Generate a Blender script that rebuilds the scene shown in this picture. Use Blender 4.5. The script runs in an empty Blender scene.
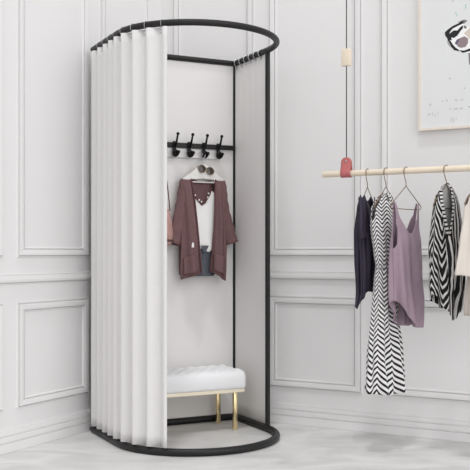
import bpy, bmesh, math, random
from mathutils import Vector, Matrix
random.seed(7)
PI = math.pi
SC = bpy.context.scene
COL = SC.collection

# ------------------------------------------------------------------ helpers
def lin(c):
    def f(v):
        v /= 255.0
        return v / 12.92 if v <= 0.04045 else ((v + 0.055) / 1.055) ** 2.4
    return (f(c[0]), f(c[1]), f(c[2]), 1.0)

def lerp(a, b, t): return a + (b - a) * t

def interp(tab, x):
    """piecewise smooth interpolation of a table [(x, value or tuple)], ascending x"""
    if x <= tab[0][0]: return tab[0][1]
    for (a, va), (b, vb) in zip(tab, tab[1:]):
        if x <= b:
            t = (x - a) / (b - a) if b > a else 1.0
            t = t * t * (3 - 2 * t) * 0.5 + t * 0.5
            if isinstance(va, tuple): return tuple(lerp(p, q, t) for p, q in zip(va, vb))
            return lerp(va, vb, t)
    return tab[-1][1]

def make_mat(name, rgb, rough=0.6, metal=0.0, spec=0.5, noise=0.0, nscale=8.0, bump=0.0, bscale=60.0, sheen=0.0, coat=0.0):
    m = bpy.data.materials.new(name); m.use_nodes = True
    nt = m.node_tree; b = nt.nodes['Principled BSDF']
    b.inputs['Roughness'].default_value = rough
    b.inputs['Metallic'].default_value = metal
    b.inputs['Specular IOR Level'].default_value = spec
    if sheen: b.inputs['Sheen Weight'].default_value = sheen
    if coat: b.inputs['Coat Weight'].default_value = coat
    tc = nt.nodes.new('ShaderNodeTexCoord')
    c = lin(rgb)
    n = nt.nodes.new('ShaderNodeTexNoise'); n.inputs['Scale'].default_value = nscale
    n.inputs['Detail'].default_value = 4
    nt.links.new(tc.outputs['Object'], n.inputs['Vector'])
    r = nt.nodes.new('ShaderNodeValToRGB')
    r.color_ramp.elements[0].position = 0.3; r.color_ramp.elements[1].position = 0.7
    r.color_ramp.elements[0].color = tuple(max(0, v * (1 - noise)) for v in c[:3]) + (1,)
    r.color_ramp.elements[1].color = tuple(min(1, v * (1 + noise)) for v in c[:3]) + (1,)
    nt.links.new(n.outputs['Fac'], r.inputs['Fac'])
    nt.links.new(r.outputs['Color'], b.inputs['Base Color'])
    if bump:
        n2 = nt.nodes.new('ShaderNodeTexNoise'); n2.inputs['Scale'].default_value = bscale
        nt.links.new(tc.outputs['Object'], n2.inputs['Vector'])
        bp = nt.nodes.new('ShaderNodeBump'); bp.inputs['Strength'].default_value = bump
        bp.inputs['Distance'].default_value = 0.004
        nt.links.new(n2.outputs['Fac'], bp.inputs['Height'])
        nt.links.new(bp.outputs['Normal'], b.inputs['Normal'])
    return m

def math_node(nt, op, a, b=None, c=None):
    n = nt.nodes.new('ShaderNodeMath'); n.operation = op
    for i, v in enumerate((a, b, c)):
        if v is None: continue
        if isinstance(v, (int, float)): n.inputs[i].default_value = v
        else: nt.links.new(v, n.inputs[i])
    return n.outputs[0]

def stripe_mat(name, dark, light, kind):
    """woven stripes laid out on the cloth's own UVs: u runs round the garment (0..1), v is height in metres"""
    m = bpy.data.materials.new(name); m.use_nodes = True
    nt = m.node_tree; b = nt.nodes['Principled BSDF']
    b.inputs['Roughness'].default_value = 0.75; b.inputs['Specular IOR Level'].default_value = 0.25
    uv = nt.nodes.new('ShaderNodeUVMap')
    sp = nt.nodes.new('ShaderNodeSeparateXYZ'); nt.links.new(uv.outputs['UV'], sp.inputs[0])
    u, v = sp.outputs[0], sp.outputs[1]
    nz = nt.nodes.new('ShaderNodeTexNoise'); nz.inputs['Scale'].default_value = 5.0
    nt.links.new(uv.outputs['UV'], nz.inputs['Vector'])
    wob = math_node(nt, 'SUBTRACT', nz.outputs['Fac'], 0.5)
    if kind == 'chevron':
        tri = math_node(nt, 'PINGPONG', math_node(nt, 'MULTIPLY', u, 14.0), 1.0)
        s = math_node(nt, 'ADD', math_node(nt, 'MULTIPLY', v, math_node(nt, 'ADD', math_node(nt, 'MULTIPLY', v, 9.0), 52.0)), math_node(nt, 'MULTIPLY', tri, 1.55))
        s = math_node(nt, 'ADD', s, math_node(nt, 'MULTIPLY', wob, 1.0))
    else:
        # stripes run down the cloth; the left front is cut on the bias, so they slant there
        tri = math_node(nt, 'PINGPONG', math_node(nt, 'MULTIPLY', u, 8.0), 1.0)
        bias = math_node(nt, 'LESS_THAN', math_node(nt, 'ABSOLUTE', math_node(nt, 'SUBTRACT', u, 0.54)), 0.13)
        sl = math_node(nt, 'ADD', math_node(nt, 'MULTIPLY', v, 20.0), math_node(nt, 'MULTIPLY', tri, 3.2))
        st = math_node(nt, 'MULTIPLY', u, 31.0)
        s = math_node(nt, 'ADD', math_node(nt, 'MULTIPLY', bias, sl), math_node(nt, 'MULTIPLY', math_node(nt, 'SUBTRACT', 1.0, bias), st))
        s = math_node(nt, 'ADD', s, math_node(nt, 'MULTIPLY', wob, 2.2))
    f = math_node(nt, 'FRACT', s)
    g = math_node(nt, 'LESS_THAN', f, 0.45 if kind == 'chevron' else 0.64)
    mx = nt.nodes.new('ShaderNodeMix'); mx.data_type = 'RGBA'
    mx.inputs[6].default_value = lin(light); mx.inputs[7].default_value = lin(dark)
    nt.links.new(g, mx.inputs[0]); nt.links.new(mx.outputs[2], b.inputs['Base Color'])
    return m

def link_mesh(name, bm, mat, parent=None, smooth=True, solid=0.0, solid_off=0.0, sharp=None):
    me = bpy.data.meshes.new(name)
    bmesh.ops.recalc_face_normals(bm, faces=bm.faces)
    bm.to_mesh(me); bm.free()
    o = bpy.data.objects.new(name, me); COL.objects.link(o)
    if mat: me.materials.append(mat)
    if smooth:
        for p in me.polygons: p.use_smooth = True
        if sharp is not None:
            bm2 = bmesh.new(); bm2.from_mesh(me)
            for e in bm2.edges:
                if len(e.link_faces) == 2 and e.calc_face_angle(0) > sharp: e.smooth = False
            bm2.to_mesh(me); bm2.free()
    if parent: o.parent = parent
    if solid:
        md = o.modifiers.new('cloth thickness', 'SOLIDIFY'); md.thickness = solid; md.offset = solid_off
    return o

def tag(o, label=None, cat=None, group=None, kind=None):
    if label: o['label'] = label
    if cat: o['category'] = cat
    if group: o['group'] = group
    if kind: o['kind'] = kind
    return o

def thing(name, label, cat, loc=(0, 0, 0), rz=0.0, group=None):
    o = bpy.data.objects.new(name, None); COL.objects.link(o)
    o.empty_display_size = 0.05
    o.location = loc; o.rotation_euler = (0, 0, rz)
    return tag(o, label, cat, group)

def copy_tree(o, parent=None):
    c = o.copy(); COL.objects.link(c)
    if parent: c.parent = parent
    for ch in list(o.children): copy_tree(ch, c)
    return c

def box(bm, lo, hi, bev=0.0, seg=2):
    r = bmesh.ops.create_cube(bm, size=1.0)
    for v in r['verts']:
        v.co = Vector([lerp(lo[i], hi[i], v.co[i] + 0.5) for i in range(3)])
    if bev:
        es = list({e for v in r['verts'] for e in v.link_edges})
        bmesh.ops.bevel(bm, geom=es, offset=bev, segments=seg, profile=0.5, affect='EDGES')

def tube(bm, pts, rad, n=12, closed=False, caps=True):
    """sweep a circle along pts; rad a number, list of numbers or list of (a,b) half sizes"""
    pts = [Vector(p) for p in pts]; N = len(pts)
    def R(i):
        r = rad[i] if isinstance(rad, (list, tuple)) else rad
        return r if isinstance(r, tuple) else (r, r)
    T = []
    for i in range(N):
        if closed: a, b = pts[i - 1], pts[(i + 1) % N]
        else: a, b = pts[max(i - 1, 0)], pts[min(i + 1, N - 1)]
        d1 = (pts[i] - a); d2 = (b - pts[i])
        t = (d1.normalized() if d1.length else Vector()) + (d2.normalized() if d2.length else Vector())
        T.append(t.normalized())
    up = Vector((0, 0, 1)) if abs(T[0].z) < 0.9 else Vector((0, 1, 0))
    nrm = (up - T[0] * up.dot(T[0])).normalized()
    rings = []
    for i in range(N):
        nrm = (nrm - T[i] * nrm.dot(T[i])).normalized()
        bn = T[i].cross(nrm)
        a, b = R(i)
        ml = 1.0
        if closed or 0 < i < N - 1:
            d = (pts[(i + 1) % N] - pts[i]).normalized()
            ml = 1.0 / max(0.5, abs(d.dot(T[i])))
        ring = []
        for k in range(n):
            an = 2 * PI * k / n
            ring.append(bm.verts.new(pts[i] + nrm * (math.cos(an) * b) + bn * (math.sin(an) * a * ml)))
        rings.append(ring)
    for i in range(N if closed else N - 1):
        A, B = rings[i], rings[(i + 1) % N]
        for k in range(n):
            bm.faces.new((A[k], A[(k + 1) % n], B[(k + 1) % n], B[k]))
    if caps and not closed:
        bm.faces.new(rings[0][::-1]); bm.faces.new(rings[-1])

def ball(bm, c, r, sx=1, sy=1, sz=1, u=16, v=10):
    q = bmesh.ops.create_uvsphere(bm, u_segments=u, v_segments=v, radius=r)
    for w in q['verts']: w.co = Vector((w.co.x * sx + c[0], w.co.y * sy + c[1], w.co.z * sz + c[2]))

def smooth_path(pts, sub=8):
    """Catmull-Rom through points"""
    P = [Vector(p) for p in pts]; out = []
    for i in range(len(P) - 1):
        p0, p1, p2, p3 = P[max(i - 1, 0)], P[i], P[i + 1], P[min(i + 2, len(P) - 1)]
        for k in range(sub):
            t = k / sub
            out.append(0.5 * ((2 * p1) + (p2 - p0) * t + (2 * p0 - 5 * p1 + 4 * p2 - p3) * t * t + (3 * p1 - p0 - 3 * p2 + p3) * t ** 3))
    out.append(P[-1]); return out

def extrude_poly(bm, pts, y0, y1, bev=0.0):
    """polygon in local x,z extruded between y0 and y1"""
    a = [bm.verts.new((x, y0, z)) for x, z in pts]
    b = [bm.verts.new((x, y1, z)) for x, z in pts]
    n = len(pts)
    fa = bm.faces.new(a); bm.faces.new(b[::-1])
    for i in range(n): bm.faces.new((a[i], b[i], b[(i + 1) % n], a[(i + 1) % n]))
    if bev:
        es = [e for e in bm.edges if abs(e.verts[0].co.y - e.verts[1].co.y) < 1e-6]
        bmesh.ops.bevel(bm, geom=es, offset=bev, segments=2, profile=0.5, affect='EDGES')

def panel_sheet(bm, rows, nx, yfun):
    """cloth sheet: rows = [(z, xl, xr)] dense; yfun(s, z) gives the depth, s in 0..1; rows may carry a z-tilt as 4th item (z at right)"""
    grid = []
    for row in rows:
        z, xl, xr = row[:3]; zr = row[3] if len(row) > 3 else z
        line = []
        for i in range(nx + 1):
            s = i / nx; zz = lerp(z, zr, s)
            line.append(bm.verts.new((lerp(xl, xr, s), yfun(s, zz), zz)))
        grid.append(line)
    for A, B in zip(grid, grid[1:]):
        for i in range(nx): bm.faces.new((A[i], A[i + 1], B[i + 1], B[i]))
    return grid

def dense(tab, n):
    z0, z1 = tab[0][0], tab[-1][0]
    lo, hi = min(z0, z1), max(z0, z1)
    t = sorted((r[0], tuple(r[1:])) for r in tab)
    out = []
    for i in range(n + 1):
        z = lerp(lo, hi, i / n)
        v = interp(t, z)
        out.append((z,) + tuple(v))
    return out

def garment(bm, prof, top_f, top_b, bot_f, bot_b, nt=144, nr=48, folds=9, amp=0.12, seed=0, amp_top=0.02):
    """closed cloth tube. prof: [(z, (halfwidth, halfdepth, xoff, yoff))]; top/bottom edge heights are tables over c=cos(theta) for front and back"""
    rnd = random.Random(seed)
    ph = [rnd.uniform(0, 2 * PI) for _ in range(4)]
    uvl = bm.loops.layers.uv.new('UVMap')
    zl = prof[0][0]; zh = prof[-1][0]
    grid = []
    for k in range(nt):
        th = 2 * PI * k / nt
        c, s = math.cos(th), math.sin(th)
        front = s < 0
        zt = interp(top_f if front else top_b, c); zb = interp(bot_f if front else bot_b, c)
        col = []
        for j in range(nr + 1):
            z = lerp(zb, zt, j / nr)
            w, d, xo, yo = interp(prof, z)
            q = (zh - z) / (zh - zl)
            a = amp_top + (amp - amp_top) * min(1, max(0, q * 1.3))
            fo = math.sin(folds * th + ph[0] + 1.2 * math.sin(2.1 * z * 4 + ph[1])) * 0.7 + 0.45 * math.sin((folds * 2 + 1) * th + ph[2] + z * 5)
            dd = d * (1 + a * 1.6 * fo); ww = w * (1 + a * 0.35 * fo)
            col.append((bm.verts.new((xo + ww * c, yo + dd * s, z)), (k / nt, z)))
        grid.append(col)
    for k in range(nt):
        A, B = grid[k], grid[(k + 1) % nt]
        for j in range(nr):
            f = bm.faces.new((A[j][0], B[j][0], B[j + 1][0], A[j + 1][0]))
            u1 = (k + 1) / nt
            for lp, uv in zip(f.loops, (A[j][1], (u1, B[j][1][1]), (u1, B[j + 1][1][1]), A[j + 1][1])):
                lp[uvl].uv = uv

# ------------------------------------------------------------------ materials
M_wall = make_mat('painted wall', (232, 231, 231), rough=0.55, spec=0.3, noise=0.006, nscale=2)
M_black = make_mat('black powder coated steel', (28, 27, 28), rough=0.45, spec=0.35, noise=0.03)
M_hook = make_mat('black enamel', (10, 9, 10), rough=0.35, spec=0.25)
M_cloth = make_mat('white curtain cloth', (221, 219, 219), rough=0.9, spec=0.1, noise=0.008, nscale=30, bump=0.08, bscale=220)
M_panel = make_mat('white panel cloth', (230, 228, 227), rough=0.9, spec=0.1, noise=0.005, nscale=10)
M_gold = make_mat('polished brass', (230, 210, 166), rough=0.25, metal=1.0)
M_goldp = make_mat('pale brass trim', (238, 228, 206), rough=0.4, metal=0.3)
M_copper = make_mat('copper wire', (136, 114, 92), rough=0.35, metal=0.8)
M_chrome = make_mat('chrome', (190, 190, 192), rough=0.2, metal=1.0)
M_velvet = make_mat('white upholstery', (236, 236, 238), rough=0.7, spec=0.3, sheen=0.25, noise=0.01, nscale=40)
M_wood = make_mat('pale birch', (232, 218, 198), rough=0.5, noise=0.04, nscale=14)
M_leather = make_mat('dusty red leather', (186, 104, 104), rough=0.6, noise=0.06, nscale=60, bump=0.15, bscale=160)
M_cord = make_mat('grey cord', (62, 60, 62), rough=0.8)
M_card = make_mat('plum brown knit', (118, 91, 92), rough=0.95, spec=0.1, noise=0.07, nscale=60, bump=0.15, bscale=300)
M_cardd = make_mat('plum brown knit edge', (108, 79, 82), rough=0.95, spec=0.1, noise=0.06, nscale=60)
M_white = make_mat('white satin', (240, 239, 238), rough=0.6, spec=0.3)
M_plast = make_mat('white hanger enamel', (226, 224, 221), rough=0.35)
M_denim = make_mat('grey denim', (92, 96, 104), rough=0.9, spec=0.1, noise=0.12, nscale=50)
M_lens = make_mat('brown lens', (52, 42, 34), rough=0.12, spec=0.6)
M_frame = make_mat('tortoise frame', (120, 98, 74), rough=0.3)
M_bag = make_mat('dusty pink leather', (178, 140, 134), rough=0.6, noise=0.1, nscale=30)
M_bagd = make_mat('dark brown leather', (92, 66, 64), rough=0.6)
M_navy = make_mat('dark aubergine cloth', (40, 33, 50), rough=0.55, spec=0.35, noise=0.08, nscale=30)
M_mauve = make_mat('mauve satin', (160, 139, 152), rough=0.6, spec=0.3, noise=0.03, nscale=30)
M_dress = stripe_mat('black and white chevron cloth', (34, 33, 36), (226, 224, 225), 'chevron')
M_shirt = stripe_mat('black and white striped cloth', (24, 23, 25), (214, 212, 211), 'stripe')
M_shirtin = make_mat('grey cloth lining', (168, 167, 166), rough=0.9, noise=0.03, nscale=60)
M_cream = make_mat('cream silk', (210, 202, 194), rough=0.6, spec=0.3, noise=0.01)
M_beige = make_mat('beige silk', (190, 180, 172), rough=0.7, noise=0.01)
M_canvas = make_mat('canvas', (227, 228, 229), rough=0.8, noise=0.012, nscale=6)

# polished pale concrete floor
M_floor = bpy.data.materials.new('pale polished concrete'); M_floor.use_nodes = True
nt = M_floor.node_tree; b = nt.nodes['Principled BSDF']
tc = nt.nodes.new('ShaderNodeTexCoord')
n1 = nt.nodes.new('ShaderNodeTexNoise'); n1.inputs['Scale'].default_value = 2.4; n1.inputs['Detail'].default_value = 8; n1.inputs['Distortion'].default_value = 0.9
mp = nt.nodes.new('ShaderNodeMapping'); mp.inputs['Rotation'].default_value = (0, 0, 0.5); mp.inputs['Scale'].default_value = (1, 1.8, 1)
nt.links.new(tc.outputs['Object'], mp.inputs[0]); nt.links.new(mp.outputs[0], n1.inputs['Vector'])
rp = nt.nodes.new('ShaderNodeValToRGB')
rp.color_ramp.elements[0].position = 0.3; rp.color_ramp.elements[0].color = lin((194, 193, 192))
rp.color_ramp.elements[1].position = 0.68; rp.color_ramp.elements[1].color = lin((222, 221, 220))
nt.links.new(n1.outputs['Fac'], rp.inputs[0]); nt.links.new(rp.outputs[0], b.inputs['Base Color'])
b.inputs['Roughness'].default_value = 0.42; b.inputs['Specular IOR Level'].default_value = 0.35

# ------------------------------------------------------------------ the room corner
TH = math.radians(29.195)
dR = Vector((math.cos(TH), -math.sin(TH), 0)); dL = Vector((-math.sin(TH), -math.cos(TH), 0))
C0 = Vector((-0.51627, 6.273, 0))
UP = Vector((0, 0, 1))
WALL_H = 3.3

def wall_pt(side, t, z, out):
    """t metres along a wall from the corner, out metres off it"""
    return C0 + (dR * t + dL * out if side == 'right' else dL * t + dR * out) + UP * z

def wall_slab(side, length):
    bm = bmesh.new()
    c = [(-0.15 if side == 'right' else 0.0, 0), (length, 0), (length, WALL_H), (-0.15 if side == 'right' else 0.0, WALL_H)]
    A = [bm.verts.new(wall_pt(side, t, z, 0)) for t, z in c]; B = [bm.verts.new(wall_pt(side, t, z, -0.15)) for t, z in c]
    bm.faces.new(A); bm.faces.new(B[::-1])
    for i in range(4): bm.faces.new((A[i], B[i], B[(i + 1) % 4], A[(i + 1) % 4]))
    return bm
tag(link_mesh('wall_left', wall_slab('left', 4.2), M_wall, smooth=False), kind='structure')
tag(link_mesh('wall_right', wall_slab('right', 4.6), M_wall, smooth=False), kind='structure')

bm = bmesh.new()
box(bm, (-5.5, -2.0, -0.1), (5.5, 8.0, 0.0))
tag(link_mesh('floor', bm, M_floor, smooth=False), kind='structure')

def strip(side, prof, t0, t1):
    """profile [(out, z)] run along a wall"""
    bm = bmesh.new()
    A = [bm.verts.new(wall_pt(side, t0, z, o)) for o, z in prof]; B = [bm.verts.new(wall_pt(side, t1, z, o)) for o, z in prof]
    for i in range(len(prof) - 1): bm.faces.new((A[i], A[i + 1], B[i + 1], B[i]))
    bm.faces.new(A); bm.faces.new(B[::-1])
    return bm
BASE = [(0, 0.001), (0.020, 0.001), (0.021, 0.051), (0.010, 0.0515), (0.010, 0.0575), (0.017, 0.058), (0.017, 0.088), (0.007, 0.0885), (0.007, 0.0945), (0.013, 0.095), (0.012, 0.117), (0.002, 0.1175), (0.002, 0.1225), (0.005, 0.123), (0.004, 0.127), (0, 0.127)]
RAIL = [(0, 0.920), (0.006, 0.920), (0.007, 0.924), (0.001, 0.9245), (0.001, 0.931), (0.017, 0.932), (0.020, 0.945), (0.019, 0.9665), (0.0015, 0.967), (0.0015, 0.973), (0.006, 0.974), (0.005, 0.978), (0, 0.978)]
for side, L in (('left', 4.2), ('right', 4.6)):
    tag(link_mesh('baseboard_' + side, strip(side, BASE, 0.0, L), M_wall, smooth=False), kind='structure')
ntrim = 0
def trim(bm):
    global ntrim
    ntrim += 1
    return tag(link_mesh('trim_%d' % ntrim, bm, M_wall, smooth=False), kind='structure')
for side, L in (('left', 4.2), ('right', 4.6)): trim(strip(side, RAIL, 0.0, L))

PROF = [(0.0, 0.0), (0.0, 0.009), (0.004, 0.009), (0.0045, 0.0005), (0.0105, 0.0005), (0.011, 0.015), (0.024, 0.015), (0.042, 0.013), (0.0425, 0.001), (0.0485, 0.001), (0.049, 0.010), (0.054, 0.008), (0.054, 0.0)]
def panel_frame(side, t0, t1, z0, z1):
    bm = bmesh.new(); rings = []
    for d, h in PROF:
        rings.append([bm.verts.new(wall_pt(side, t, z, h)) for t, z in ((t0 + d, z0 + d), (t1 - d, z0 + d), (t1 - d, z1 - d), (t0 + d, z1 - d))])
    for A, B in zip(rings, rings[1:]):
        for i in range(4): bm.faces.new((A[i], A[(i + 1) % 4], B[(i + 1) % 4], B[i]))
    trim(bm)
left_spans = [(0.127, 0.685), (0.800, 1.428), (1.543, 2.17), (2.29, 2.92)]
right_spans = [(0.108, 0.734), (0.845, 1.486), (1.605, 2.245), (2.36, 3.0), (3.115, 3.755)]
for side, spans in (('left', left_spans), ('right', right_spans)):
    for a, c in spans:
        panel_frame(side, a, c, 0.231, 0.818)
        panel_frame(side, a, c, 1.070, 3.06)

# ------------------------------------------------------------------ the changing booth, standing across the corner
PH = math.radians(26.589)
K = Vector((-0.0023, 5.935, 0))
BW, BD, BR, BRY, BH = 0.9580, 0.451, 0.4790, 0.4545, 2.334      # width, straight depth, half width and depth of the rounded front, height
def B(x, y, z=0): return (K.x + math.cos(PH) * x - math.sin(PH) * y, K.y + math.sin(PH) * x + math.cos(PH) * y, z)

def ring_path(z, n=56):
    p = [(0, 0, z), (-BW * 0.5, 0, z), (-BW, 0, z), (-BW, -BD * 0.5, z)]
    for i in range(n + 1):
        a = PI * i / n
        p.append((-BR - BR * math.cos(a), -BD - BRY * math.sin(a), z))
    p.append((0, -BD * 0.5, z))
    return p
booth = thing('changing_booth', 'tall black steel changing booth frame with rounded front and white back panel in room corner', 'changing booth', B(0, 0), PH)
bm = bmesh.new(); tube(bm, ring_path(0.021), 0.021, 16, closed=True); link_mesh('base_ring', bm, M_black, booth, sharp=0.9)
bm = bmesh.new(); tube(bm, ring_path(BH), 0.018, 16, closed=True); link_mesh('top_ring', bm, M_black, booth, sharp=0.9)
for x, y, r in ((0, 0, 0.0105), (-BW, 0, 0.0105), (0, -BD, 0.0155), (-BW, -BD, 0.0155)):
    bm = bmesh.new(); tube(bm, [(x, y, 0.03), (x, y, 1.2), (x, y, BH - 0.008)], r, 14); link_mesh('post', bm, M_black, booth, sharp=0.9)
bm = bmesh.new(); box(bm, (-BW + 0.012, 0.002, 0.035), (-0.012, 0.010, BH - 0.012), 0.002); link_mesh('back_panel', bm, M_panel, booth, smooth=False)

# front curtain, drawn to the left half of the rounded rail
def rail_at(s):
    """point and outward normal on the rail, s metres from the left back post"""
    if s < BD: return Vector((-BW, -s, 0)), Vector((-1, 0, 0))
    a = (s - BD) / BR
    return Vector((-BR - BR * math.cos(a), -BD - BRY * math.sin(a), 0)), Vector((-math.cos(a) * BRY, -math.sin(a) * BR, 0)).normalized()
curtain = thing('curtain', 'long white pleated curtain drawn round the left half of the booth', 'curtain', B(0, 0), PH)
S0, S1, PITCH, AMP = -0.010, 0.857, 0.100, 0.0185
def fold(s, z):
    q = 1 - z / 2.3
    ph = 2 * PI * (s - S1) / PITCH + 2.2 + 0.25 * math.sin(7 * s) * q
    w = math.sin(ph) + 0.12 * math.sin(2 * ph + 0.9)
    return AMP * w * (0.85 + 0.20 * q + 0.1 * math.sin(11 * s + 2))
bm = bmesh.new(); NS, NZ = 420, 40; grid = []
for j in range(NZ + 1):
    z = lerp(0.048, 2.312, j / NZ); line = []
    for i in range(NS + 1):
        s = lerp(S0, S1, i / NS); p, nrm = rail_at(s)
        ds = 0.004 * math.cos(2 * PI * (s - S1) / PITCH + 2.2)
        p2, _ = rail_at(s + ds if i not in (0, NS) else s)
        off = fold(s, z) + 0.010
        if s < 0.05: off = max(off, 0.014)               # clear of the back post and coat rail
        if abs(s - BD) < 0.024: off = max(off, 0.0185)   # clear of the front post
        v = p2 + nrm * off
        line.append(bm.verts.new((v.x, v.y, z)))
    grid.append(line)
for Ar, Br in zip(grid, grid[1:]):
    for i in range(NS): bm.faces.new((Ar[i], Ar[i + 1], Br[i + 1], Br[i]))
link_mesh('curtain_fabric', bm, M_cloth, curtain, solid=0.003)

def curtain_ring(parent, p, nrm, offs, wire=0.0016, drop=0.056):
    bm = bmesh.new(); pts = []
    for k in range(28):
        a = 2 * PI * k / 28
        pts.append(p + nrm * (0.0225 * math.cos(a)) + UP * (BH - 0.003 + 0.0235 * math.sin(a)))
    tube(bm, pts, wire, 6, closed=True)
    q = p + nrm * offs
    tube(bm, smooth_path([p + UP * (BH - 0.0265), q * 0.5 + p * 0.5 + UP * (BH - 0.033), q + UP * (BH - drop * 0.75), q + UP * (BH - drop)], 4), 0.0016, 6)
    ball(bm, (q.x, q.y, BH - drop - 0.002), 0.0045, u=10, v=6)
    link_mesh('curtain_ring', bm, M_chrome, parent)
n = 0
s = S1 - 0.035
while s > 0.05:
    p, nrm = rail_at(s); curtain_ring(curtain, p, nrm, fold(s, 2.28) + 0.017); s -= PITCH; n += 1

# the flat curtain along the booth's right side
sidec = thing('curtain', 'flat white side curtain hung between the two right posts of the booth', 'curtain', B(0, 0), PH)
bm = bmesh.new(); grid = []
for j in range(31):
    z = lerp(0.044, 2.315, j / 30); line = []
    for i in range(81):
        y = lerp(-0.013, -BD + 0.018, i / 80)
        line.append(bm.verts.new((0.0012 * math.sin(i / 80 * 5 * 2 * PI) * (z / 2.3) ** 3, y, z)))
    grid.append(line)
for Ar, Br in zip(grid, grid[1:]):
    for i in range(80): bm.faces.new((Ar[i], Ar[i + 1], Br[i + 1], Br[i]))
link_mesh('curtain_fabric', bm, M_panel, sidec, solid=0.003)
for i in range(6):
    curtain_ring(sidec, Vector((0, -0.04 - i * 0.066, 0)), Vector((-1, 0, 0)), 0.004, 0.0035, 0.036)

# ------------------------------------------------------------------ coat rack across the back of the booth
rack = thing('coat_rack', 'black coat rail with double hooks across the back of the booth', 'coat rack', B(0, 0), PH)
bm = bmesh.new(); box(bm, (-BW + 0.008, -0.024, 1.762), (-0.008, -0.008, 1.793), 0.003); link_mesh('rail', bm, M_black, rack, smooth=False)
bm = bmesh.new(); box(bm, (-0.60, -0.012, 1.700), (-0.108, -0.004, 1.758), 0.002); link_mesh('pale_strip', bm, make_mat('pale grey strip', (222, 220, 219), rough=0.3), rack, smooth=False)  # thin pale grey strip just below the rail, behind the hooks
HOOKX = [-0.541, -0.440, -0.338, -0.236, -0.134]
def coat_hook(x):
    bm = bmesh.new()
    box(bm, (x - 0.011, -0.034, 1.705), (x + 0.011, -0.0235, 1.80), 0.003)
    up = smooth_path([(x, -0.030, 1.765), (x + 0.002, -0.048, 1.775), (x + 0.003, -0.060, 1.800), (x + 0.006, -0.070, 1.838)], 6)
    tube(bm, up, [lerp(0.0085, 0.006, i / (len(up) - 1)) for i in range(len(up))], 10)
    ball(bm, (x + 0.0065, -0.071, 1.842), 0.0105)
    for sx in (-1, 1):
        lo = smooth_path([(x, -0.030, 1.735), (x + sx * 0.005, -0.044, 1.714), (x + sx * 0.010, -0.054, 1.712), (x + sx * 0.014, -0.062, 1.726)], 6)
        tube(bm, lo, 0.0085, 10)
        ball(bm, (x + sx * 0.014, -0.062, 1.729), 0.0115)
    ball(bm, (x, -0.044, 1.723), 0.024, 0.95, 0.6, 1.05)
    return link_mesh('coat_hook', bm, M_hook, rack)
for x in HOOKX: coat_hook(x)

# ------------------------------------------------------------------ the outfit on the third visible hook
hang = thing('clothes_hanger', 'wide white hanger carrying the plum cardigan in the booth', 'hanger', B(-0.256, -0.066, 1.55), PH)
bm = bmesh.new()
out = [(-0.150, 0.000), (-0.135, 0.022), (-0.085, 0.048), (-0.045, 0.085), (-0.016, 0.104), (0.0, 0.107), (0.016, 0.104), (0.045, 0.085), (0.085, 0.048), (0.135, 0.022), (0.150, 0.000), (0.140, -0.004), (0.085, 0.010), (0.0, 0.020), (-0.085, 0.010), (-0.140, -0.004)]
extrude_poly(bm, out, -0.009, 0.009, 0.003)
link_mesh('hanger_body', bm, M_plast, hang, sharp=0.5)
bm = bmesh.new(); tube(bm, [(-0.13, 0, 0.004), (-0.12, 0, -0.007), (0.0, 0, -0.007), (0.12, 0, -0.007), (0.13, 0, 0.004)], 0.0045, 10); link_mesh('trouser_bar', bm, M_plast, hang)
bm = bmesh.new(); tube(bm, smooth_path([(0, 0, 0.10), (0.002, 0, 0.125), (0.006, 0.004, 0.148), (0.016, 0.004, 0.170), (0.006, 0.004, 0.184), (-0.006, 0.002, 0.174), (-0.008, 0.002, 0.160)], 6), 0.0022, 8); link_mesh('hanger_hook', bm, M_chrome, hang)

card = thing('cardigan', 'open plum brown cardigan with loose sleeves hanging inside the booth', 'cardigan', B(0.018, 0), PH)
def fy(base, seed, a=0.006):
    r = random.Random(seed); p = [r.uniform(0, 6.28) for _ in range(3)]
    def f(s, z):
        q = max(0, 1.55 - z)
        return base + a * (0.4 + q * 1.2) * math.sin(s * 7 + p[0] + 1.3 * math.sin(z * 4)) + a * 0.5 * math.sin(s * 15 + z * 6 + p[1]) - 0.018 * math.sin(PI * s) * min(1, q * 4)
    return f
def sheet(name, tab, y, mat, parent, n=34, nx=26, seed=1, a=0.006, solid=0.004):
    bm = bmesh.new(); panel_sheet(bm, dense(tab, n), nx, fy(y, seed, a) if not callable(y) else y)
    return link_mesh(name, bm, mat, parent, solid=solid)
# rows: z, x left, x right, z right
bm = bmesh.new()
panel_sheet(bm, dense([(1.545, -0.425, -0.125), (1.50, -0.43, -0.12), (0.955, -0.43, -0.13)], 34), 26, lambda s, z: -0.040 + 0.004 * math.sin(s * 20 + z * 3))
yl = fy(-0.086, 3, 0.010); yr = fy(-0.086, 9, 0.010)
def shoulder(y):
    return lambda s, z: y(s, z) if z < 1.50 else lerp(y(s, z), -0.062, min(1, (z - 1.50) / 0.07) ** 1.5)
panel_sheet(bm, dense([(0.925, -0.436, -0.296, 0.965), (0.99, -0.441, -0.302, 1.0), (1.12, -0.438, -0.312, 1.12), (1.27, -0.432, -0.326, 1.27), (1.43, -0.432, -0.344, 1.43), (1.52, -0.436, -0.357, 1.53), (1.558, -0.428, -0.362, 1.582)], 40), 22, shoulder(yl))
panel_sheet(bm, dense([(0.975, -0.238, -0.126, 0.912), (1.00, -0.232, -0.120, 0.98), (1.12, -0.218, -0.118, 1.12), (1.27, -0.208, -0.122, 1.27), (1.43, -0.203, -0.122, 1.43), (1.53, -0.196, -0.116, 1.52), (1.582, -0.190, -0.122, 1.558)], 40), 22, shoulder(yr))
link_mesh('cardigan_body', bm, M_card, card, solid=0.004)
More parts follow.
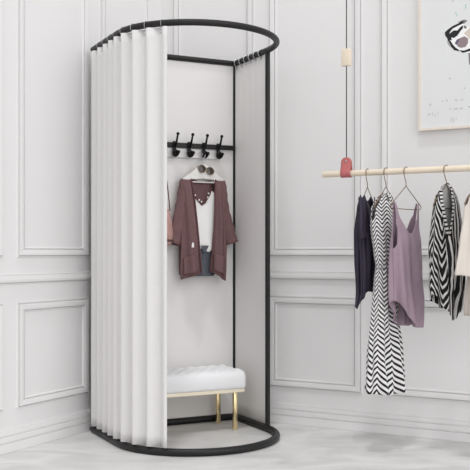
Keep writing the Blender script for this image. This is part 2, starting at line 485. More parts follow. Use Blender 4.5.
# ribbed collar and front edge, one band from hem up round the neck and down again
bm = bmesh.new()
band = smooth_path([(-0.298, -0.092, 0.970), (-0.313, -0.096, 1.12), (-0.328, -0.094, 1.27), (-0.346, -0.092, 1.43), (-0.358, -0.082, 1.53), (-0.360, -0.060, 1.578), (-0.335, -0.046, 1.556), (-0.275, -0.042, 1.543), (-0.215, -0.046, 1.556), (-0.192, -0.060, 1.578), (-0.195, -0.082, 1.53), (-0.202, -0.092, 1.43), (-0.207, -0.094, 1.27), (-0.217, -0.096, 1.12), (-0.236, -0.092, 0.975)], 6)
tube(bm, band, 0.005, 8); link_mesh('front_band', bm, M_cardd, card)
def sleeve(pts, hw, name='sleeve'):
    bm = bmesh.new(); P = smooth_path(pts, 7); N = len(P)
    rr = []
    for i in range(N):
        t = i / (N - 1); w = interp(hw, t)
        rr.append((w * (1 + 0.05 * math.sin(i * 1.3)), w * 0.55 * (1 + 0.08 * math.sin(i * 0.9 + 1))))
    nn = 28; rings = []
    for i, p in enumerate(P):
        ring = []
        tdir = (P[min(i + 1, N - 1)] - P[max(i - 1, 0)]).normalized()
        side = Vector((0, 1, 0)).cross(tdir).normalized(); dep = tdir.cross(side)
        for k in range(nn):
            a = 2 * PI * k / nn
            fo = 1 + 0.10 * math.sin(5 * a + i * 0.15)
            ring.append(bm.verts.new(p + side * (rr[i][0] * math.cos(a)) + dep * (rr[i][1] * math.sin(a) * fo)))
        rings.append(ring)
    for A_, B_ in zip(rings, rings[1:]):
        for k in range(nn): bm.faces.new((A_[k], A_[(k + 1) % nn], B_[(k + 1) % nn], B_[k]))
    o = link_mesh(name, bm, M_card, card, solid=0.004)
    bm = bmesh.new()
    q, t0 = P[-1], (P[-1] - P[-2]).normalized(); side = Vector((0, 1, 0)).cross(t0).normalized(); dep = t0.cross(side)
    loop = [q + side * (rr[-1][0] * 1.03 * math.cos(2 * PI * k / 24)) + dep * (rr[-1][1] * 1.05 * math.sin(2 * PI * k / 24)) for k in range(24)]
    tube(bm, loop, 0.006, 8, closed=True); link_mesh('cuff', bm, M_cardd, o)
sleeve([(-0.396, -0.062, 1.555), (-0.404, -0.062, 1.45), (-0.425, -0.062, 1.34), (-0.452, -0.066, 1.23), (-0.475, -0.072, 1.152)], [(0, 0.034), (0.2, 0.046), (0.6, 0.046), (1, 0.037)])
sleeve([(-0.156, -0.062, 1.555), (-0.150, -0.062, 1.45), (-0.128, -0.062, 1.34), (-0.096, -0.066, 1.24), (-0.071, -0.072, 1.160)], [(0, 0.034), (0.2, 0.046), (0.6, 0.044), (1, 0.036)])
for tab, sd in (([(0.955, -0.425, -0.318, 0.975), (1.06, -0.425, -0.328, 1.10)], yl), ([(0.985, -0.222, -0.132, 0.945), (1.09, -0.216, -0.130, 1.06)], yr)):
    bm = bmesh.new(); panel_sheet(bm, dense(tab, 10), 12, lambda s, z, sd=sd: sd(0.1 + 0.8 * s, z) - 0.012 - 0.006 * math.sin(PI * s)); link_mesh('pocket', bm, M_card, card, solid=0.005)
bm = bmesh.new(); extrude_poly(bm, [(-0.378, 1.128), (-0.362, 1.126), (-0.362, 1.150), (-0.368, 1.160), (-0.374, 1.156)], -0.118, -0.112, 0.001); tag(link_mesh('tag', bm, M_white, card, smooth=False), label='small white tag')

cami = thing('camisole', 'white camisole layered inside the open plum cardigan', 'camisole', B(0.018, 0), PH)
bm = bmesh.new(); nx, nz = 30, 30; grid = []
for j in range(nz + 1):
    line = []
    for i in range(nx + 1):
        s = i / nx
        x = lerp(-0.352, -0.196, s)
        zt = interp([(0, 1.432), (0.12, 1.435), (0.40, 1.392), (0.55, 1.405), (0.88, 1.490), (1.0, 1.47)], s); zb = interp([(0, 1.13), (0.45, 1.115), (0.7, 1.098), (1, 1.122)], s)
        z = lerp(zb, zt, j / nz)
        line.append(bm.verts.new((x + 0.01 * (1.4 - z) * (0.5 - s), -0.068 + 0.006 * math.sin(s * 11 + z * 3) * (1.5 - z) * 2 - 0.006 * math.sin(PI * s), z)))
    grid.append(line)
for A_, B_ in zip(grid, grid[1:]):
    for i in range(nx): bm.faces.new((A_[i], A_[i + 1], B_[i + 1], B_[i]))
link_mesh('camisole_body', bm, M_white, cami, solid=0.003)
for pts in ([(-0.332, -0.070, 1.432), (-0.345, -0.066, 1.50), (-0.350, -0.064, 1.575)], [(-0.214, -0.070, 1.486), (-0.206, -0.066, 1.53), (-0.202, -0.064, 1.575)]):
    bm = bmesh.new(); tube(bm, pts, 0.0025, 8); link_mesh('strap', bm, M_hook, cami)

skirt = thing('skirt', 'dark grey denim garment layered below the white camisole', 'skirt', B(0.018, 0), PH)
sheet('skirt_body', [(0.945, -0.330, -0.195), (1.05, -0.325, -0.19), (1.12, -0.320, -0.188), (1.145, -0.31, -0.195)], -0.050, M_denim, skirt, seed=5, a=0.005)
bm = bmesh.new(); panel_sheet(bm, dense([(1.095, -0.280, -0.272), (1.115, -0.292, -0.258), (1.140, -0.300, -0.246)], 8), 8, lambda s, z: -0.086 - 0.002 * s); tag(link_mesh('pocket_flap', bm, M_denim, skirt, solid=0.003), label='turned-up corner')

neck = thing('necklace', 'dark cord necklace with silver flowers at the camisole neckline', 'necklace', B(0.018, 0), PH)
np_ = smooth_path([(-0.346, -0.076, 1.50), (-0.328, -0.080, 1.440), (-0.298, -0.082, 1.412), (-0.262, -0.082, 1.425), (-0.235, -0.080, 1.462), (-0.218, -0.076, 1.51)], 8)
bm = bmesh.new(); tube(bm, np_, 0.003, 8); link_mesh('cord', bm, M_cardd, neck)
for p in ((-0.338, -0.084, 1.458), (-0.312, -0.087, 1.428), (-0.296, -0.088, 1.418), (-0.252, -0.087, 1.446), (-0.246, -0.086, 1.472)):
    bm = bmesh.new(); ball(bm, p, 0.0042, 1.3, 0.5, 0.8)
    for k in range(5): ball(bm, (p[0] + 0.004 * math.cos(k * 1.257), p[1] + 0.001, p[2] + 0.004 * math.sin(k * 1.257)), 0.0022, u=8, v=6)
    link_mesh('charm', bm, M_white, neck)

sg = thing('sunglasses', 'brown round sunglasses hooked over the top of the white hanger', 'sunglasses', B(-0.243, -0.083, 1.622), PH)
sg.rotation_euler = (math.radians(-12), math.radians(12), PH)
for sx in (-1, 1):
    bm = bmesh.new(); ball(bm, (sx * 0.029, 0, 0), 0.0245, 1.0, 0.14, 0.95, 24, 12); link_mesh('lens', bm, M_lens, sg)
bm = bmesh.new()
for sx in (-1, 1):
    tube(bm, [(sx * 0.029 + 0.0248 * math.cos(2 * PI * k / 32), 0, 0.0238 * math.sin(2 * PI * k / 32)) for k in range(32)], 0.0026, 8, closed=True)
tube(bm, smooth_path([(-0.008, -0.001, 0.008), (0, -0.003, 0.012), (0.008, -0.001, 0.008)], 5), 0.0026, 8)
link_mesh('frame', bm, M_frame, sg)
for sx in (-1, 1):
    bm = bmesh.new(); tube(bm, smooth_path([(sx * 0.054, 0, 0.010), (sx * 0.057, 0.004, 0.009), (sx * 0.058, 0.010, -0.002), (sx * 0.03, 0.012, -0.006)], 5), 0.0022, 8); link_mesh('temple', bm, M_frame, sg)

bag = thing('handbag', 'dusty pink shoulder bag half hidden behind the curtain edge', 'handbag', B(-0.549, -0.07, 1.14), PH)
bm = bmesh.new(); secs = [(0.0, 0.055, 0.03), (0.012, 0.072, 0.040), (0.06, 0.080, 0.046), (0.13, 0.074, 0.036), (0.19, 0.062, 0.018), (0.215, 0.052, 0.008)]
rings = []
for z, w, d in [(r[0],) + r[1] for r in [(lerp(0, 0.215, i / 24), interp([(a, (b_, c_)) for a, b_, c_ in secs], lerp(0, 0.215, i / 24))) for i in range(25)]]:
    rings.append([bm.verts.new((w * math.copysign(abs(math.cos(a)) ** 0.7, math.cos(a)), d * math.sin(a) * (1 + 0.1 * math.sin(a * 6 + z * 30)), z + 0.012 * abs(math.cos(a)) * (z / 0.215))) for a in [2 * PI * k / 36 for k in range(36)]])
for A_, B_ in zip(rings, rings[1:]):
    for k in range(36): bm.faces.new((A_[k], A_[(k + 1) % 36], B_[(k + 1) % 36], B_[k]))
bm.faces.new(rings[0][::-1]); bm.faces.new(rings[-1])
link_mesh('bag_body', bm, M_bag, bag)
bm = bmesh.new(); tube(bm, [(0.081 * math.cos(2 * PI * k / 30), 0.047 * math.sin(2 * PI * k / 30), 0.03) for k in range(30)], 0.007, 8, closed=True); tag(link_mesh('base_trim', bm, M_bagd, bag), label='dark brown lower trim')
bm = bmesh.new(); tube(bm, smooth_path([(-0.058, 0, 0.215), (-0.030, 0.0, 0.40), (-0.004, 0.0, 0.565), (0.006, -0.002, 0.576), (0.016, 0.0, 0.565), (0.045, 0, 0.37), (0.062, 0, 0.215)], 7), 0.0035, 8); link_mesh('strap', bm, M_bagd, bag)

# ------------------------------------------------------------------ bench
bench = thing('bench', 'white tufted bench on brass legs inside the changing booth', 'bench', B(-0.475, -0.205), PH)
X0, X1, Y0, Y1 = -0.395, 0.382, -0.155, 0.155
bm = bmesh.new(); nx, ny = 120, 48; rings = []
def rr_loop(inset, z, n=160):
    """rounded rectangle"""
    pts = []; a, b_, r = (X1 - X0) / 2 - inset, (Y1 - Y0) / 2 - inset, max(0.004, 0.03 - inset)
    cx = (X0 + X1) / 2
    for qx, qy, a0 in ((1, 1, 0), (-1, 1, PI / 2), (-1, -1, PI), (1, -1, 1.5 * PI)):
        for k in range(9):
            an = a0 + PI / 2 * k / 8
            pts.append((cx + qx * (a - r) + r * math.cos(an), qy * (b_ - r) + r * math.sin(an), z))
    return pts
prof = [(0.012, 0.258), (0.003, 0.263), (0.0, 0.275), (-0.002, 0.31), (0.0, 0.338), (0.004, 0.350), (0.012, 0.361), (0.024, 0.367)]
for ins, z in prof: rings.append([bm.verts.new(p) for p in rr_loop(ins, z)])
n = len(rings[0])
for A_, B_ in zip(rings, rings[1:]):
    for k in range(n): bm.faces.new((A_[k], A_[(k + 1) % n], B_[(k + 1) % n], B_[k]))
bm.faces.new(rings[0][::-1]); bm.faces.new(rings[-1])
link_mesh('cushion', bm, M_velvet, bench, sharp=1.2)
cush = bench.children[-1]
# tufted top: a quilted sheet with puffs between stitched dimples
bm = bmesh.new(); grid = []
x0, x1, y0, y1 = X0 + 0.016, X1 - 0.016, Y0 + 0.016, Y1 - 0.016
for j in range(ny + 1):
    line = []
    for i in range(nx + 1):
        x, y = lerp(x0, x1, i / nx), lerp(y0, y1, j / ny)
        ed = min(1, min(x - x0, x1 - x, y - y0, y1 - y) / 0.02)
        p = abs(math.sin(PI * (x / 0.075 + y / 0.105))) * abs(math.sin(PI * (x / 0.075 - y / 0.105)))
        line.append(bm.verts.new((x, y, 0.3635 + (0.004 + 0.011 * p ** 0.6) * math.sqrt(max(0, ed)))))
    grid.append(line)
for A_, B_ in zip(grid, grid[1:]):
    for i in range(nx): bm.faces.new((A_[i], A_[i + 1], B_[i + 1], B_[i]))
link_mesh('tufting', bm, M_velvet, cush)
bm = bmesh.new(); box(bm, (X0 + 0.012, Y0 + 0.010, 0.236), (X1 - 0.012, Y1 - 0.010, 0.258), 0.003); link_mesh('seat_frame', bm, M_goldp, bench, smooth=False)
for lx in (-0.335, 0.322):
    for ly in (-0.106, 0.138):
        bm = bmesh.new(); box(bm, (lx - 0.013, ly - 0.013, 0.0), (lx + 0.013, ly + 0.013, 0.236), 0.003)
        for zz in (0.03, 0.06): tube(bm, [(lx - 0.0065, ly - 0.0125, zz), (lx - 0.0065, ly - 0.0155, zz)], 0.0035, 8)
        lg = link_mesh('leg', bm, M_gold, bench, sharp=0.6)

# ------------------------------------------------------------------ hanging clothes rail
ROD_L, ROD_Z = 0.50, 1.538
def rod_pt(r, z=ROD_Z): return C0 + dR * r + dL * ROD_L + UP * z
RZ = -TH
rail = thing('clothes_rail', 'pale wooden clothes rail slung on cords by leather loops', 'clothes rail', rod_pt(1.443), RZ)
LEN = 1.42
bm = bmesh.new(); tube(bm, [(0, 0, 0), (0.004, 0, 0), (0.5, 0, 0), (1.0, 0, 0), (LEN - 0.004, 0, 0), (LEN, 0, 0)], [0.0145, 0.0172, 0.0172, 0.0172, 0.0172, 0.0145], 24); link_mesh('rod', bm, M_wood, rail, sharp=0.9)
def loop_strap(x):
    bm = bmesh.new(); prof_in = []
    w = 0.029
    # leather band folded under the rod, its two ends pinched together above it
    N = 40; outer = []
    path = [(-0.0055, 0.090), (-0.0065, 0.060), (-0.0145, 0.026), (-0.0205, 0.006)]
    for k in range(13):
        a = PI + PI * k / 12
        path.append((0.0205 * math.cos(a), 0.0205 * math.sin(a)))
    path += [(0.0205, 0.006), (0.0145, 0.026), (0.0065, 0.060), (0.0055, 0.090)]
    def half(z): return w if z < 0.063 else math.sqrt(max(0.00002, w * w - (z - 0.063) ** 2))
    rows = []
    pts = []
    for (ya, za), (yb, zb) in zip(path, path[1:]):
        for k in range(6): pts.append((lerp(ya, yb, k / 6), lerp(za, zb, k / 6)))
    pts.append(path[-1])
    for y, z in pts:
        h = half(z); rows.append([bm.verts.new((x + lerp(-h, h, i / 6), y, z)) for i in range(7)])
    for A_, B_ in zip(rows, rows[1:]):
        for i in range(6): bm.faces.new((A_[i], A_[i + 1], B_[i + 1], B_[i]))
    o = link_mesh('loop_strap', bm, M_leather, rail, solid=0.005)
    bm = bmesh.new(); tube(bm, [(x, -0.011, 0.068), (x, 0.011, 0.068)], 0.005, 12); ball(bm, (x, -0.0105, 0.068), 0.006, 1, 0.5, 1); link_mesh('rivet', bm, M_chrome, o)
    bm = bmesh.new(); tube(bm, [(x, 0, 0.064), (x, 0, 0.5), (x, 0, 3.3 - ROD_Z)], 0.0032, 8); link_mesh('cord', bm, M_cord, rail)
    bm = bmesh.new(); box(bm, (x - 0.027, -0.014, 0.602), (x + 0.027, 0.014, 0.698), 0.004)
    t = link_mesh('toggle', bm, M_wood, rail, sharp=0.6)
loop_strap(0.143); loop_strap(LEN - 0.143)

# copper hangers: origin on the rod's axis, x along the hanger
HW = 0.178
def make_hanger(label):
    t = thing('clothes_hanger', label, 'hanger', (0, 0, 0), 0, 'copper hangers on the wooden rail')
    bm = bmesh.new(); pts = []
    for k in range(15):
        a = math.radians(10 + 170 * k / 14)
        pts.append((0.0215 * math.cos(a), 0, 0.0215 * math.sin(a)))
    pts = [(0.024, 0, -0.010)] + pts + [(-0.0200, 0, -0.020), (-0.010, 0, -0.045), (-0.001, 0, -0.062), (0, 0, -0.084)]
    tube(bm, pts, 0.0023, 8); link_mesh('hanger_hook', bm, M_copper, t)
    bm = bmesh.new()
    tri = [(0, 0, -0.082), (-HW * 0.5, 0, -0.136), (-HW + 0.010, 0, -0.182), (-HW, 0, -0.193), (-HW + 0.006, 0, -0.203), (-HW + 0.02, 0, -0.206), (0, 0, -0.208), (HW - 0.02, 0, -0.206), (HW - 0.006, 0, -0.203), (HW, 0, -0.193), (HW - 0.010, 0, -0.182), (HW * 0.5, 0, -0.136), (0, 0, -0.082)]
    tube(bm, tri, 0.0023, 8); link_mesh('hanger_frame', bm, M_copper, t)
    return t
HANG = [  # along the wall, turn, label, width of the wire frame
    (1.711, 57, 'copper wire hanger holding the dark aubergine top', 0.6),
    (1.818, 47, 'copper wire hanger holding the chevron dress', 0.62),
    (1.932, 46, 'copper wire hanger showing through the mauve tank top', 0.83),
    (2.153, 38, 'copper wire hanger holding the striped shirt', 0.6),
    (2.330, 50, 'copper wire hanger holding the cream blouse', 1.0),
    (2.365, 50, 'copper wire hanger holding the longer beige slip', 0.9)]
proto = None
for r, a, lab, size in HANG:
    h = make_hanger(lab) if proto is None else copy_tree(proto)
    proto = proto or h
    h['label'] = lab
    for ch in h.children:
        if ch.name.startswith('hanger_frame'): ch.scale = (size, 1, 1)
    h.location = rod_pt(r); h.rotation_euler = (0, 0, math.radians(a))

def on_rail(name, label, cat, i):
    r, a, _, _ = HANG[i]
    return thing(name, label, cat, rod_pt(r), math.radians(a))

# dark aubergine top
t = on_rail('top', 'dark aubergine draped top, first garment from the leather loop', 'top', 0)
bm = bmesh.new()
garment(bm, [(-0.76, (0.085, 0.012, -0.08, -0.01)), (-0.66, (0.115, 0.030, 0.0, 0)), (-0.50, (0.125, 0.042, 0, 0)), (-0.32, (0.125, 0.040, -0.005, 0)), (-0.20, (0.115, 0.028, 0, 0)), (-0.14, (0.10, 0.016, 0, 0)), (-0.10, (0.09, 0.010, 0, 0))],
        [(-1, -0.22), (-0.85, -0.14), (-0.66, -0.126), (-0.45, -0.16), (0, -0.235), (0.45, -0.17), (0.66, -0.130), (0.85, -0.15), (1, -0.22)],
        [(-1, -0.22), (-0.85, -0.14), (-0.66, -0.126), (-0.45, -0.15), (0, -0.18), (0.45, -0.15), (0.66, -0.130), (0.85, -0.15), (1, -0.22)],
        [(-1, -0.745), (-0.8, -0.70), (-0.4, -0.655), (0.2, -0.665), (1, -0.65)], [(-1, -0.745), (-0.6, -0.68), (0, -0.66), (1, -0.65)], folds=7, amp=0.26, seed=3)
link_mesh('top_body', bm, M_navy, t, solid=0.003)
bm = bmesh.new()
P = smooth_path([(-0.105, -0.012, -0.150), (-0.128, -0.028, -0.24), (-0.140, -0.034, -0.31), (-0.128, -0.036, -0.36)], 6)
tube(bm, P, [(lerp(0.03, 0.036, i / (len(P) - 1)), 0.014) for i in range(len(P))], 16); link_mesh('sleeve', bm, M_navy, t)
bm = bmesh.new()
P = smooth_path([(0.105, -0.010, -0.155), (0.125, -0.022, -0.24), (0.130, -0.026, -0.33)], 6)
tube(bm, P, [(lerp(0.03, 0.034, i / (len(P) - 1)), 0.014) for i in range(len(P))], 16); link_mesh('sleeve', bm, M_navy, t)

# chevron dress
t = on_rail('dress', 'long white dress with black chevrons reaching almost to the floor', 'dress', 1)
bm = bmesh.new()
garment(bm, [(-1.235, (0.150, 0.078, -0.005, 0)), (-1.0, (0.128, 0.064, -0.010, 0)), (-0.75, (0.098, 0.048, -0.015, 0)), (-0.58, (0.082, 0.036, -0.015, 0)), (-0.52, (0.070, 0.032, -0.015, 0)), (-0.46, (0.082, 0.038, -0.015, 0)), (-0.30, (0.104, 0.044, -0.025, 0)), (-0.20, (0.108, 0.032, -0.018, 0)), (-0.14, (0.090, 0.016, -0.005, 0)), (-0.10, (0.055, 0.008, 0, 0))],
        [(-1, -0.27), (-0.9, -0.20), (-0.6, -0.135), (-0.35, -0.115), (0, -0.17), (0.35, -0.115), (0.6, -0.135), (0.9, -0.20), (1, -0.27)],
        [(-1, -0.27), (-0.9, -0.20), (-0.6, -0.135), (-0.35, -0.11), (0, -0.12), (0.35, -0.11), (0.6, -0.135), (0.9, -0.20), (1, -0.27)],
        [(-1, -1.20), (-0.3, -1.21), (0.2, -1.208), (0.7, -1.18), (1, -1.15)], [(-1, -1.20), (0, -1.18), (1, -1.15)], folds=6, amp=0.2, seed=11, nr=80)
link_mesh('dress_body', bm, M_dress, t, solid=0.003)
bm = bmesh.new(); tube(bm, [(-0.015 + 0.073 * math.cos(2 * PI * k / 40), 0.035 * math.sin(2 * PI * k / 40), -0.525) for k in range(40)], 0.004, 8, closed=True); link_mesh('waist_tie', bm, make_mat('grey waist cord', (150, 148, 150), rough=0.9), t)

# mauve tank top
t = on_rail('tank_top', 'mauve tank top with deep neckline and curved hem', 'tank top', 2)
bm = bmesh.new()
garment(bm, [(-0.86, (0.105, 0.046, 0.012, 0)), (-0.78, (0.116, 0.048, 0.008, 0)), (-0.68, (0.128, 0.050, 0.006, 0)), (-0.52, (0.130, 0.048, 0.004, 0)), (-0.40, (0.126, 0.042, 0.0, 0)), (-0.30, (0.122, 0.026, 0, 0)), (-0.22, (0.134, 0.014, 0, 0)), (-0.16, (0.142, 0.006, 0, 0))],
        [(-1, -0.42), (-0.91, -0.40), (-0.85, -0.33), (-0.835, -0.178), (-0.77, -0.170), (-0.745, -0.20), (-0.62, -0.262), (-0.35, -0.315), (-0.10, -0.338), (0.10, -0.338), (0.35, -0.312), (0.62, -0.258), (0.745, -0.20), (0.77, -0.170), (0.835, -0.178), (0.855, -0.28), (0.92, -0.35), (1, -0.375)],
        [(-1, -0.37), (-0.95, -0.30), (-0.89, -0.22), (-0.87, -0.178), (-0.74, -0.170), (-0.70, -0.20), (-0.55, -0.28), (-0.3, -0.32), (0.3, -0.32), (0.66, -0.24), (0.72, -0.19), (0.74, -0.170), (0.84, -0.178), (0.86, -0.28), (0.93, -0.35), (1, -0.375)],
        [(-1, -0.70), (-0.85, -0.71), (-0.55, -0.775), (-0.1, -0.835), (0.4, -0.850), (0.8, -0.852), (1, -0.84)], [(-1, -0.70), (-0.85, -0.765), (-0.5, -0.825), (0, -0.84), (0.6, -0.845), (1, -0.84)], folds=5, amp=0.30, seed=23, nt=288, nr=56)
link_mesh('top_body', bm, M_mauve, t, solid=0.003)

# striped shirt, front half open so that its grey back shows
t = on_rail('shirt', 'black and white striped blouse with open front between tank top and cream blouse', 'shirt', 3)
bm = bmesh.new()
garment(bm, [(-0.79, (0.070, 0.038, 0.010, 0)), (-0.72, (0.100, 0.050, 0.006, 0)), (-0.62, (0.116, 0.056, 0.004, 0)), (-0.45, (0.118, 0.054, 0.002, 0)), (-0.30, (0.108, 0.044, 0.002, 0)), (-0.20, (0.098, 0.034, 0, 0)), (-0.15, (0.086, 0.024, 0, 0)), (-0.11, (0.060, 0.016, 0, 0)), (-0.075, (0.034, 0.012, 0, 0))],
        [(-1, -0.20), (-0.92, -0.15), (-0.86, -0.125), (-0.78, -0.14), (-0.64, -0.22), (-0.42, -0.345), (-0.30, -0.36), (-0.14, -0.30), (0.08, -0.19), (0.26, -0.088), (0.5, -0.080), (0.85, -0.12), (1, -0.17)],
        [(-1, -0.20), (-0.85, -0.145), (-0.5, -0.090), (0, -0.078), (0.5, -0.080), (0.85, -0.12), (1, -0.17)],
        [(-1, -0.66), (-0.6, -0.745), (-0.1, -0.80), (0.3, -0.795), (0.7, -0.75), (1, -0.68)], [(-1, -0.66), (0, -0.74), (1, -0.68)], folds=6, amp=0.24, seed=31, nt=288, nr=64)
link_mesh('shirt_body', bm, M_shirt, t, solid=0.003)
bm = bmesh.new()
panel_sheet(bm, dense([(-0.42, -0.07, 0.07), (-0.25, -0.075, 0.075), (-0.16, -0.070, 0.070), (-0.12, -0.050, 0.050), (-0.085, -0.022, 0.022)], 18), 14, lambda s, z: 0.005 + 0.002 * math.sin(s * 9)); tag(link_mesh('lining', bm, M_shirtin, t, solid=0.002), label='grey inside of the back')
bm = bmesh.new()
for path in ([(-0.052, -0.008, -0.115), (-0.066, -0.018, -0.15), (-0.064, -0.030, -0.22), (-0.042, -0.044, -0.345)], [(0.010, 0.006, -0.074), (0.016, -0.012, -0.088), (0.018, -0.024, -0.13), (0.006, -0.040, -0.22), (-0.034, -0.050, -0.35)]):
    P = smooth_path(path, 6); tube(bm, P, [(0.009, 0.004)] * len(P), 8)
uvl = bm.loops.layers.uv.new('UVMap')
for f in bm.faces:
    for lp in f.loops: lp[uvl].uv = (lp.vert.co.x * 0.3, lp.vert.co.z)
link_mesh('collar', bm, stripe_mat('striped collar cloth', (24, 23, 25), (214, 212, 211), 'chevron'), t)

# cream blouse and longer beige slip at the picture's right edge
t = on_rail('blouse', 'cream silk blouse with pointed hem beside the striped shirt', 'blouse', 4)
bm = bmesh.new()
garment(bm, [(-0.57, (0.245, 0.054, -0.02, 0)), (-0.40, (0.200, 0.052, -0.015, 0)), (-0.25, (0.172, 0.042, 0, 0)), (-0.165, (0.160, 0.022, 0, 0)), (-0.12, (0.12, 0.010, 0, 0)), (-0.09, (0.07, 0.008, 0, 0))],
        [(-1, -0.20), (-0.85, -0.145), (-0.5, -0.105), (-0.2, -0.20), (0.2, -0.20), (0.5, -0.105), (0.85, -0.145), (1, -0.20)],
        [(-1, -0.20), (-0.85, -0.145), (-0.5, -0.105), (0, -0.12), (0.5, -0.105), (0.85, -0.145), (1, -0.20)],
        [(-1, -0.555), (-0.5, -0.57), (0, -0.55), (1, -0.53)], [(-1, -0.555), (0, -0.54), (1, -0.53)], folds=6, amp=0.14, seed=41)
link_mesh('blouse_body', bm, M_cream, t, solid=0.003)
t = on_rail('slip', 'longer beige slip showing below the cream blouse', 'slip', 5)
bm = bmesh.new()
garment(bm, [(-0.78, (0.200, 0.070, 0, 0)), (-0.5, (0.175, 0.050, 0, 0)), (-0.3, (0.150, 0.035, 0, 0)), (-0.2, (0.145, 0.014, 0, 0)), (-0.15, (0.12, 0.008, 0, 0))],
        [(-1, -0.34), (-0.85, -0.165), (-0.75, -0.165), (0, -0.27), (0.75, -0.165), (0.85, -0.165), (1, -0.34)], [(-1, -0.34), (-0.85, -0.165), (-0.75, -0.165), (0, -0.23), (0.75, -0.165), (0.85, -0.165), (1, -0.34)],
        [(-1, -0.76), (1, -0.76)], [(-1, -0.76), (1, -0.76)], folds=7, amp=0.12, seed=47)
link_mesh('slip_body', bm, M_beige, t, solid=0.003)

# ------------------------------------------------------------------ picture on the right wall
PR0, PZ0, PW, PHT = 1.851, 1.814, 0.86, 1.16
pic = thing('picture', 'pale wood framed painting of an animal snout on white canvas', 'picture', C0 + dR * PR0 + UP * PZ0, RZ)
# local: x along the wall, -y into the room
FR = 0.026
bm = bmesh.new()
outer = [(0, 0), (PW, 0), (PW, PHT), (0, PHT)]; inner = [(FR * 0.55, FR * 0.55), (PW - FR * 0.55, FR * 0.55), (PW - FR * 0.55, PHT - FR * 0.55), (FR * 0.55, PHT - FR * 0.55)]
lv = []
for poly, y in ((outer, 0.0), (outer, -0.034), (inner, -0.034), (inner, -0.020)): lv.append([bm.verts.new((x, y - 0.001, z)) for x, z in poly])
for A_, B_ in zip(lv, lv[1:]):
    for i in range(4): bm.faces.new((A_[i], A_[(i + 1) % 4], B_[(i + 1) % 4], B_[i]))
link_mesh('frame', bm, make_mat('whitewashed wood', (230, 220, 210), rough=0.5, noise=0.03, nscale=14), pic, smooth=False)
bm = bmesh.new(); box(bm, (FR * 0.5, -0.026, FR * 0.5), (PW - FR * 0.5, -0.004, PHT - FR * 0.5)); canvas = link_mesh('canvas', bm, M_canvas, pic, smooth=False)
def daub(name, rgb, polys, lift=0.0006):
    m = make_mat(name + ' pigment', rgb, rough=0.7)
    for poly in polys:
        bm = bmesh.new()
        A_ = [bm.verts.new((x, -0.026, z)) for x, z in poly]; B_ = [bm.verts.new((x, -0.0262 - lift, z)) for x, z in poly]
        bm.faces.new(B_)
        for i in range(len(poly)): bm.faces.new((A_[i], A_[(i + 1) % len(poly)], B_[(i + 1) % len(poly)], B_[i]))
        link_mesh(name, bm, m, canvas, smooth=False)
# picture coordinates: u in 0..1 over the visible strip -> metres (each unit 0.0059 m)
def Q(pts): return [((px - 418.5) * 0.0059, (131 - py) * 0.00588) for px, py in pts]
daub('pale_paint', (246, 246, 246), [Q([(447, 37), (450, 32), (455, 29.5), (461, 27), (470, 33), (480, 30), (498, 36), (500, 62), (480, 60), (466, 57), (457, 54), (450, 47)])], 0.0003)
daub('black_paint', (26, 25, 30), [
    Q([(445, 35), (448, 32.5), (453, 29.5), (459, 27.5), (463, 25.5), (463.5, 28), (458, 30), (453, 32), (450.5, 34.5), (449.5, 37), (451.5, 35.5), (454, 34), (457.5, 34.5), (460.5, 31.5), (463.5, 30), (462.5, 33.5), (460, 36), (457.5, 39.5), (454, 41.5), (451.5, 40.5), (452, 43.5), (450, 43), (448.5, 44.5), (447.5, 41), (445.7, 38.5)]),
    Q([(448.5, 43), (450.5, 43.5), (452.5, 47), (455.5, 51), (459, 53.6), (459, 55), (454.5, 53.5), (451, 49.5)]),
    Q([(459, 54), (464, 55), (470, 53.5), (480, 54), (480, 56.5), (470, 56), (463, 57)]),
    Q([(466, 0), (472, -3), (475, 4), (470, 6.5), (468, 4)]), Q([(484, 20), (492, 18), (494, 26), (487, 28)])], 0.0012)
daub('grey_paint', (128, 122, 126), [Q([(450.5, 37.5), (453, 35.8), (457, 36.3), (458, 38), (454.5, 37.6), (451.5, 39.5)]), Q([(447, 43), (448.5, 45), (450.5, 50), (448.8, 47.5)]), Q([(458, 26.5), (464, 24.5), (467.5, 26), (464, 28.5), (461, 27.5)]), Q([(468.3, 58), (471.5, 58), (471.5, 71), (469.2, 69)]), Q([(464.5, 30), (467, 32), (466, 34), (463.5, 32.5)])], 0.0009)
daub('mauve_paint', (146, 130, 134), [Q([(455.5, 46), (457, 43.5), (461, 42), (464.5, 41), (468, 43.5), (468, 48), (465.5, 51.5), (461, 52), (458, 50.3)])], 0.0009)
daub('violet_paint', (92, 86, 118), [Q([(455, 46.5), (458, 43), (460, 43), (458, 46), (456.5, 48.5)])], 0.0014)
daub('beige_paint', (216, 204, 194), [Q([(464, 38), (470, 33), (480, 36), (478, 46), (469, 44), (467, 41)])], 0.0008)
daub('yellow_paint', (236, 236, 170), [Q([(459.5, 0), (465, -2), (466, 3), (462, 4.8), (460, 3)])], 0.0006)
daub('teal_paint', (176, 206, 202), [Q([(465.2, 10), (466.6, 9.5), (466.3, 13), (465.3, 15.8)]), Q([(455, 16), (456, 16), (458, 20), (457, 20.2)])], 0.0006)
daub('lilac_paint', (206, 198, 204), [Q([(451.5, 5), (455, 2.5), (455.3, 3.3), (452.3, 6.2)])], 0.0005)
marks = []
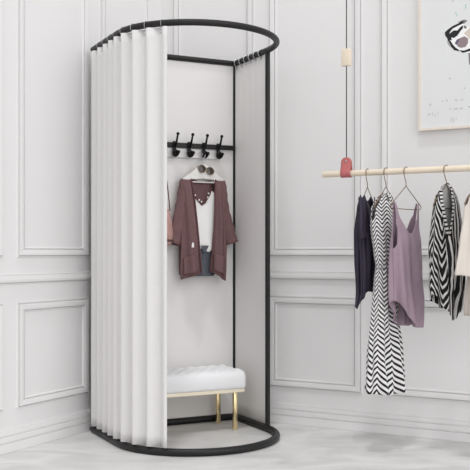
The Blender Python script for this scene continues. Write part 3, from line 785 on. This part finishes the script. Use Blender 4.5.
for px, py, w, h in [(429.5, 105.5, 1.6, 2.4), (428, 115, 2.2, 2), (432.4, 115, 0.6, 3.6), (435, 116, 0.6, 4.4), (438, 114.5, 0.6, 3.6), (451, 122, 0.8, 5), (453.5, 122.5, 0.8, 5), (456.5, 121, 0.4, 3)]:
    marks.append(Q([(px, py + h / 2), (px + w, py + h / 2), (px + w, py - h / 2), (px, py - h / 2)]))
for px, py, w in [(442, 103, 1.5), (446, 102.6, 2), (455, 103, 2.6), (461, 103, 2.4), (450, 111, 1.4), (454, 111.5, 4), (460, 111.5, 3), (468, 110.5, 2), (449, 81, 2.2), (464, 92, 1.6)]:
    marks.append(Q([(px, py + 0.7), (px + w, py + 0.7), (px + w, py - 0.7), (px, py - 0.7)]))
daub('pencil_mark', (198, 198, 202), marks, 0.0003)

# ------------------------------------------------------------------ light
w = bpy.data.worlds.new('daylight'); SC.world = w; w.use_nodes = True
bg = w.node_tree.nodes['Background']; bg.inputs[0].default_value = (1.0, 0.997, 0.998, 1); bg.inputs[1].default_value = 0.86
def sun(name, frm, strength, angle):
    l = bpy.data.lights.new(name, 'SUN'); l.energy = strength; l.angle = math.radians(angle)
    o = bpy.data.objects.new(name, l); COL.objects.link(o); o.location = frm
    o.rotation_euler = (-Vector(frm)).to_track_quat('-Z', 'Y').to_euler(); return o
sun('skylight_sun', (-0.15, -1.0, 2.6), 0.85, 6)
sun('front_fill_sun', (1.3, -1.8, 0.9), 0.8, 50)  # added broad soft fill from front right, brightens walls and booth; no window modelled

# ------------------------------------------------------------------ camera
cd = bpy.data.cameras.new('camera'); cam = bpy.data.objects.new('camera', cd); COL.objects.link(cam)
cam.location = (0, 0, 1.1); cam.rotation_euler = (PI / 2, 0, 0)
cd.sensor_width = 36.0; cd.lens = 36.0 * 904.0 / 470.0; cd.shift_y = 16.8 / 470.0
cd.clip_start = 0.05; cd.clip_end = 100
SC.camera = cam
vs = SC.view_settings
SC.display_settings.display_device = 'sRGB'
vs.view_transform = 'Standard'; vs.look = 'None'; vs.exposure = 0.0; vs.gamma = 1.0; vs.use_curve_mapping = False
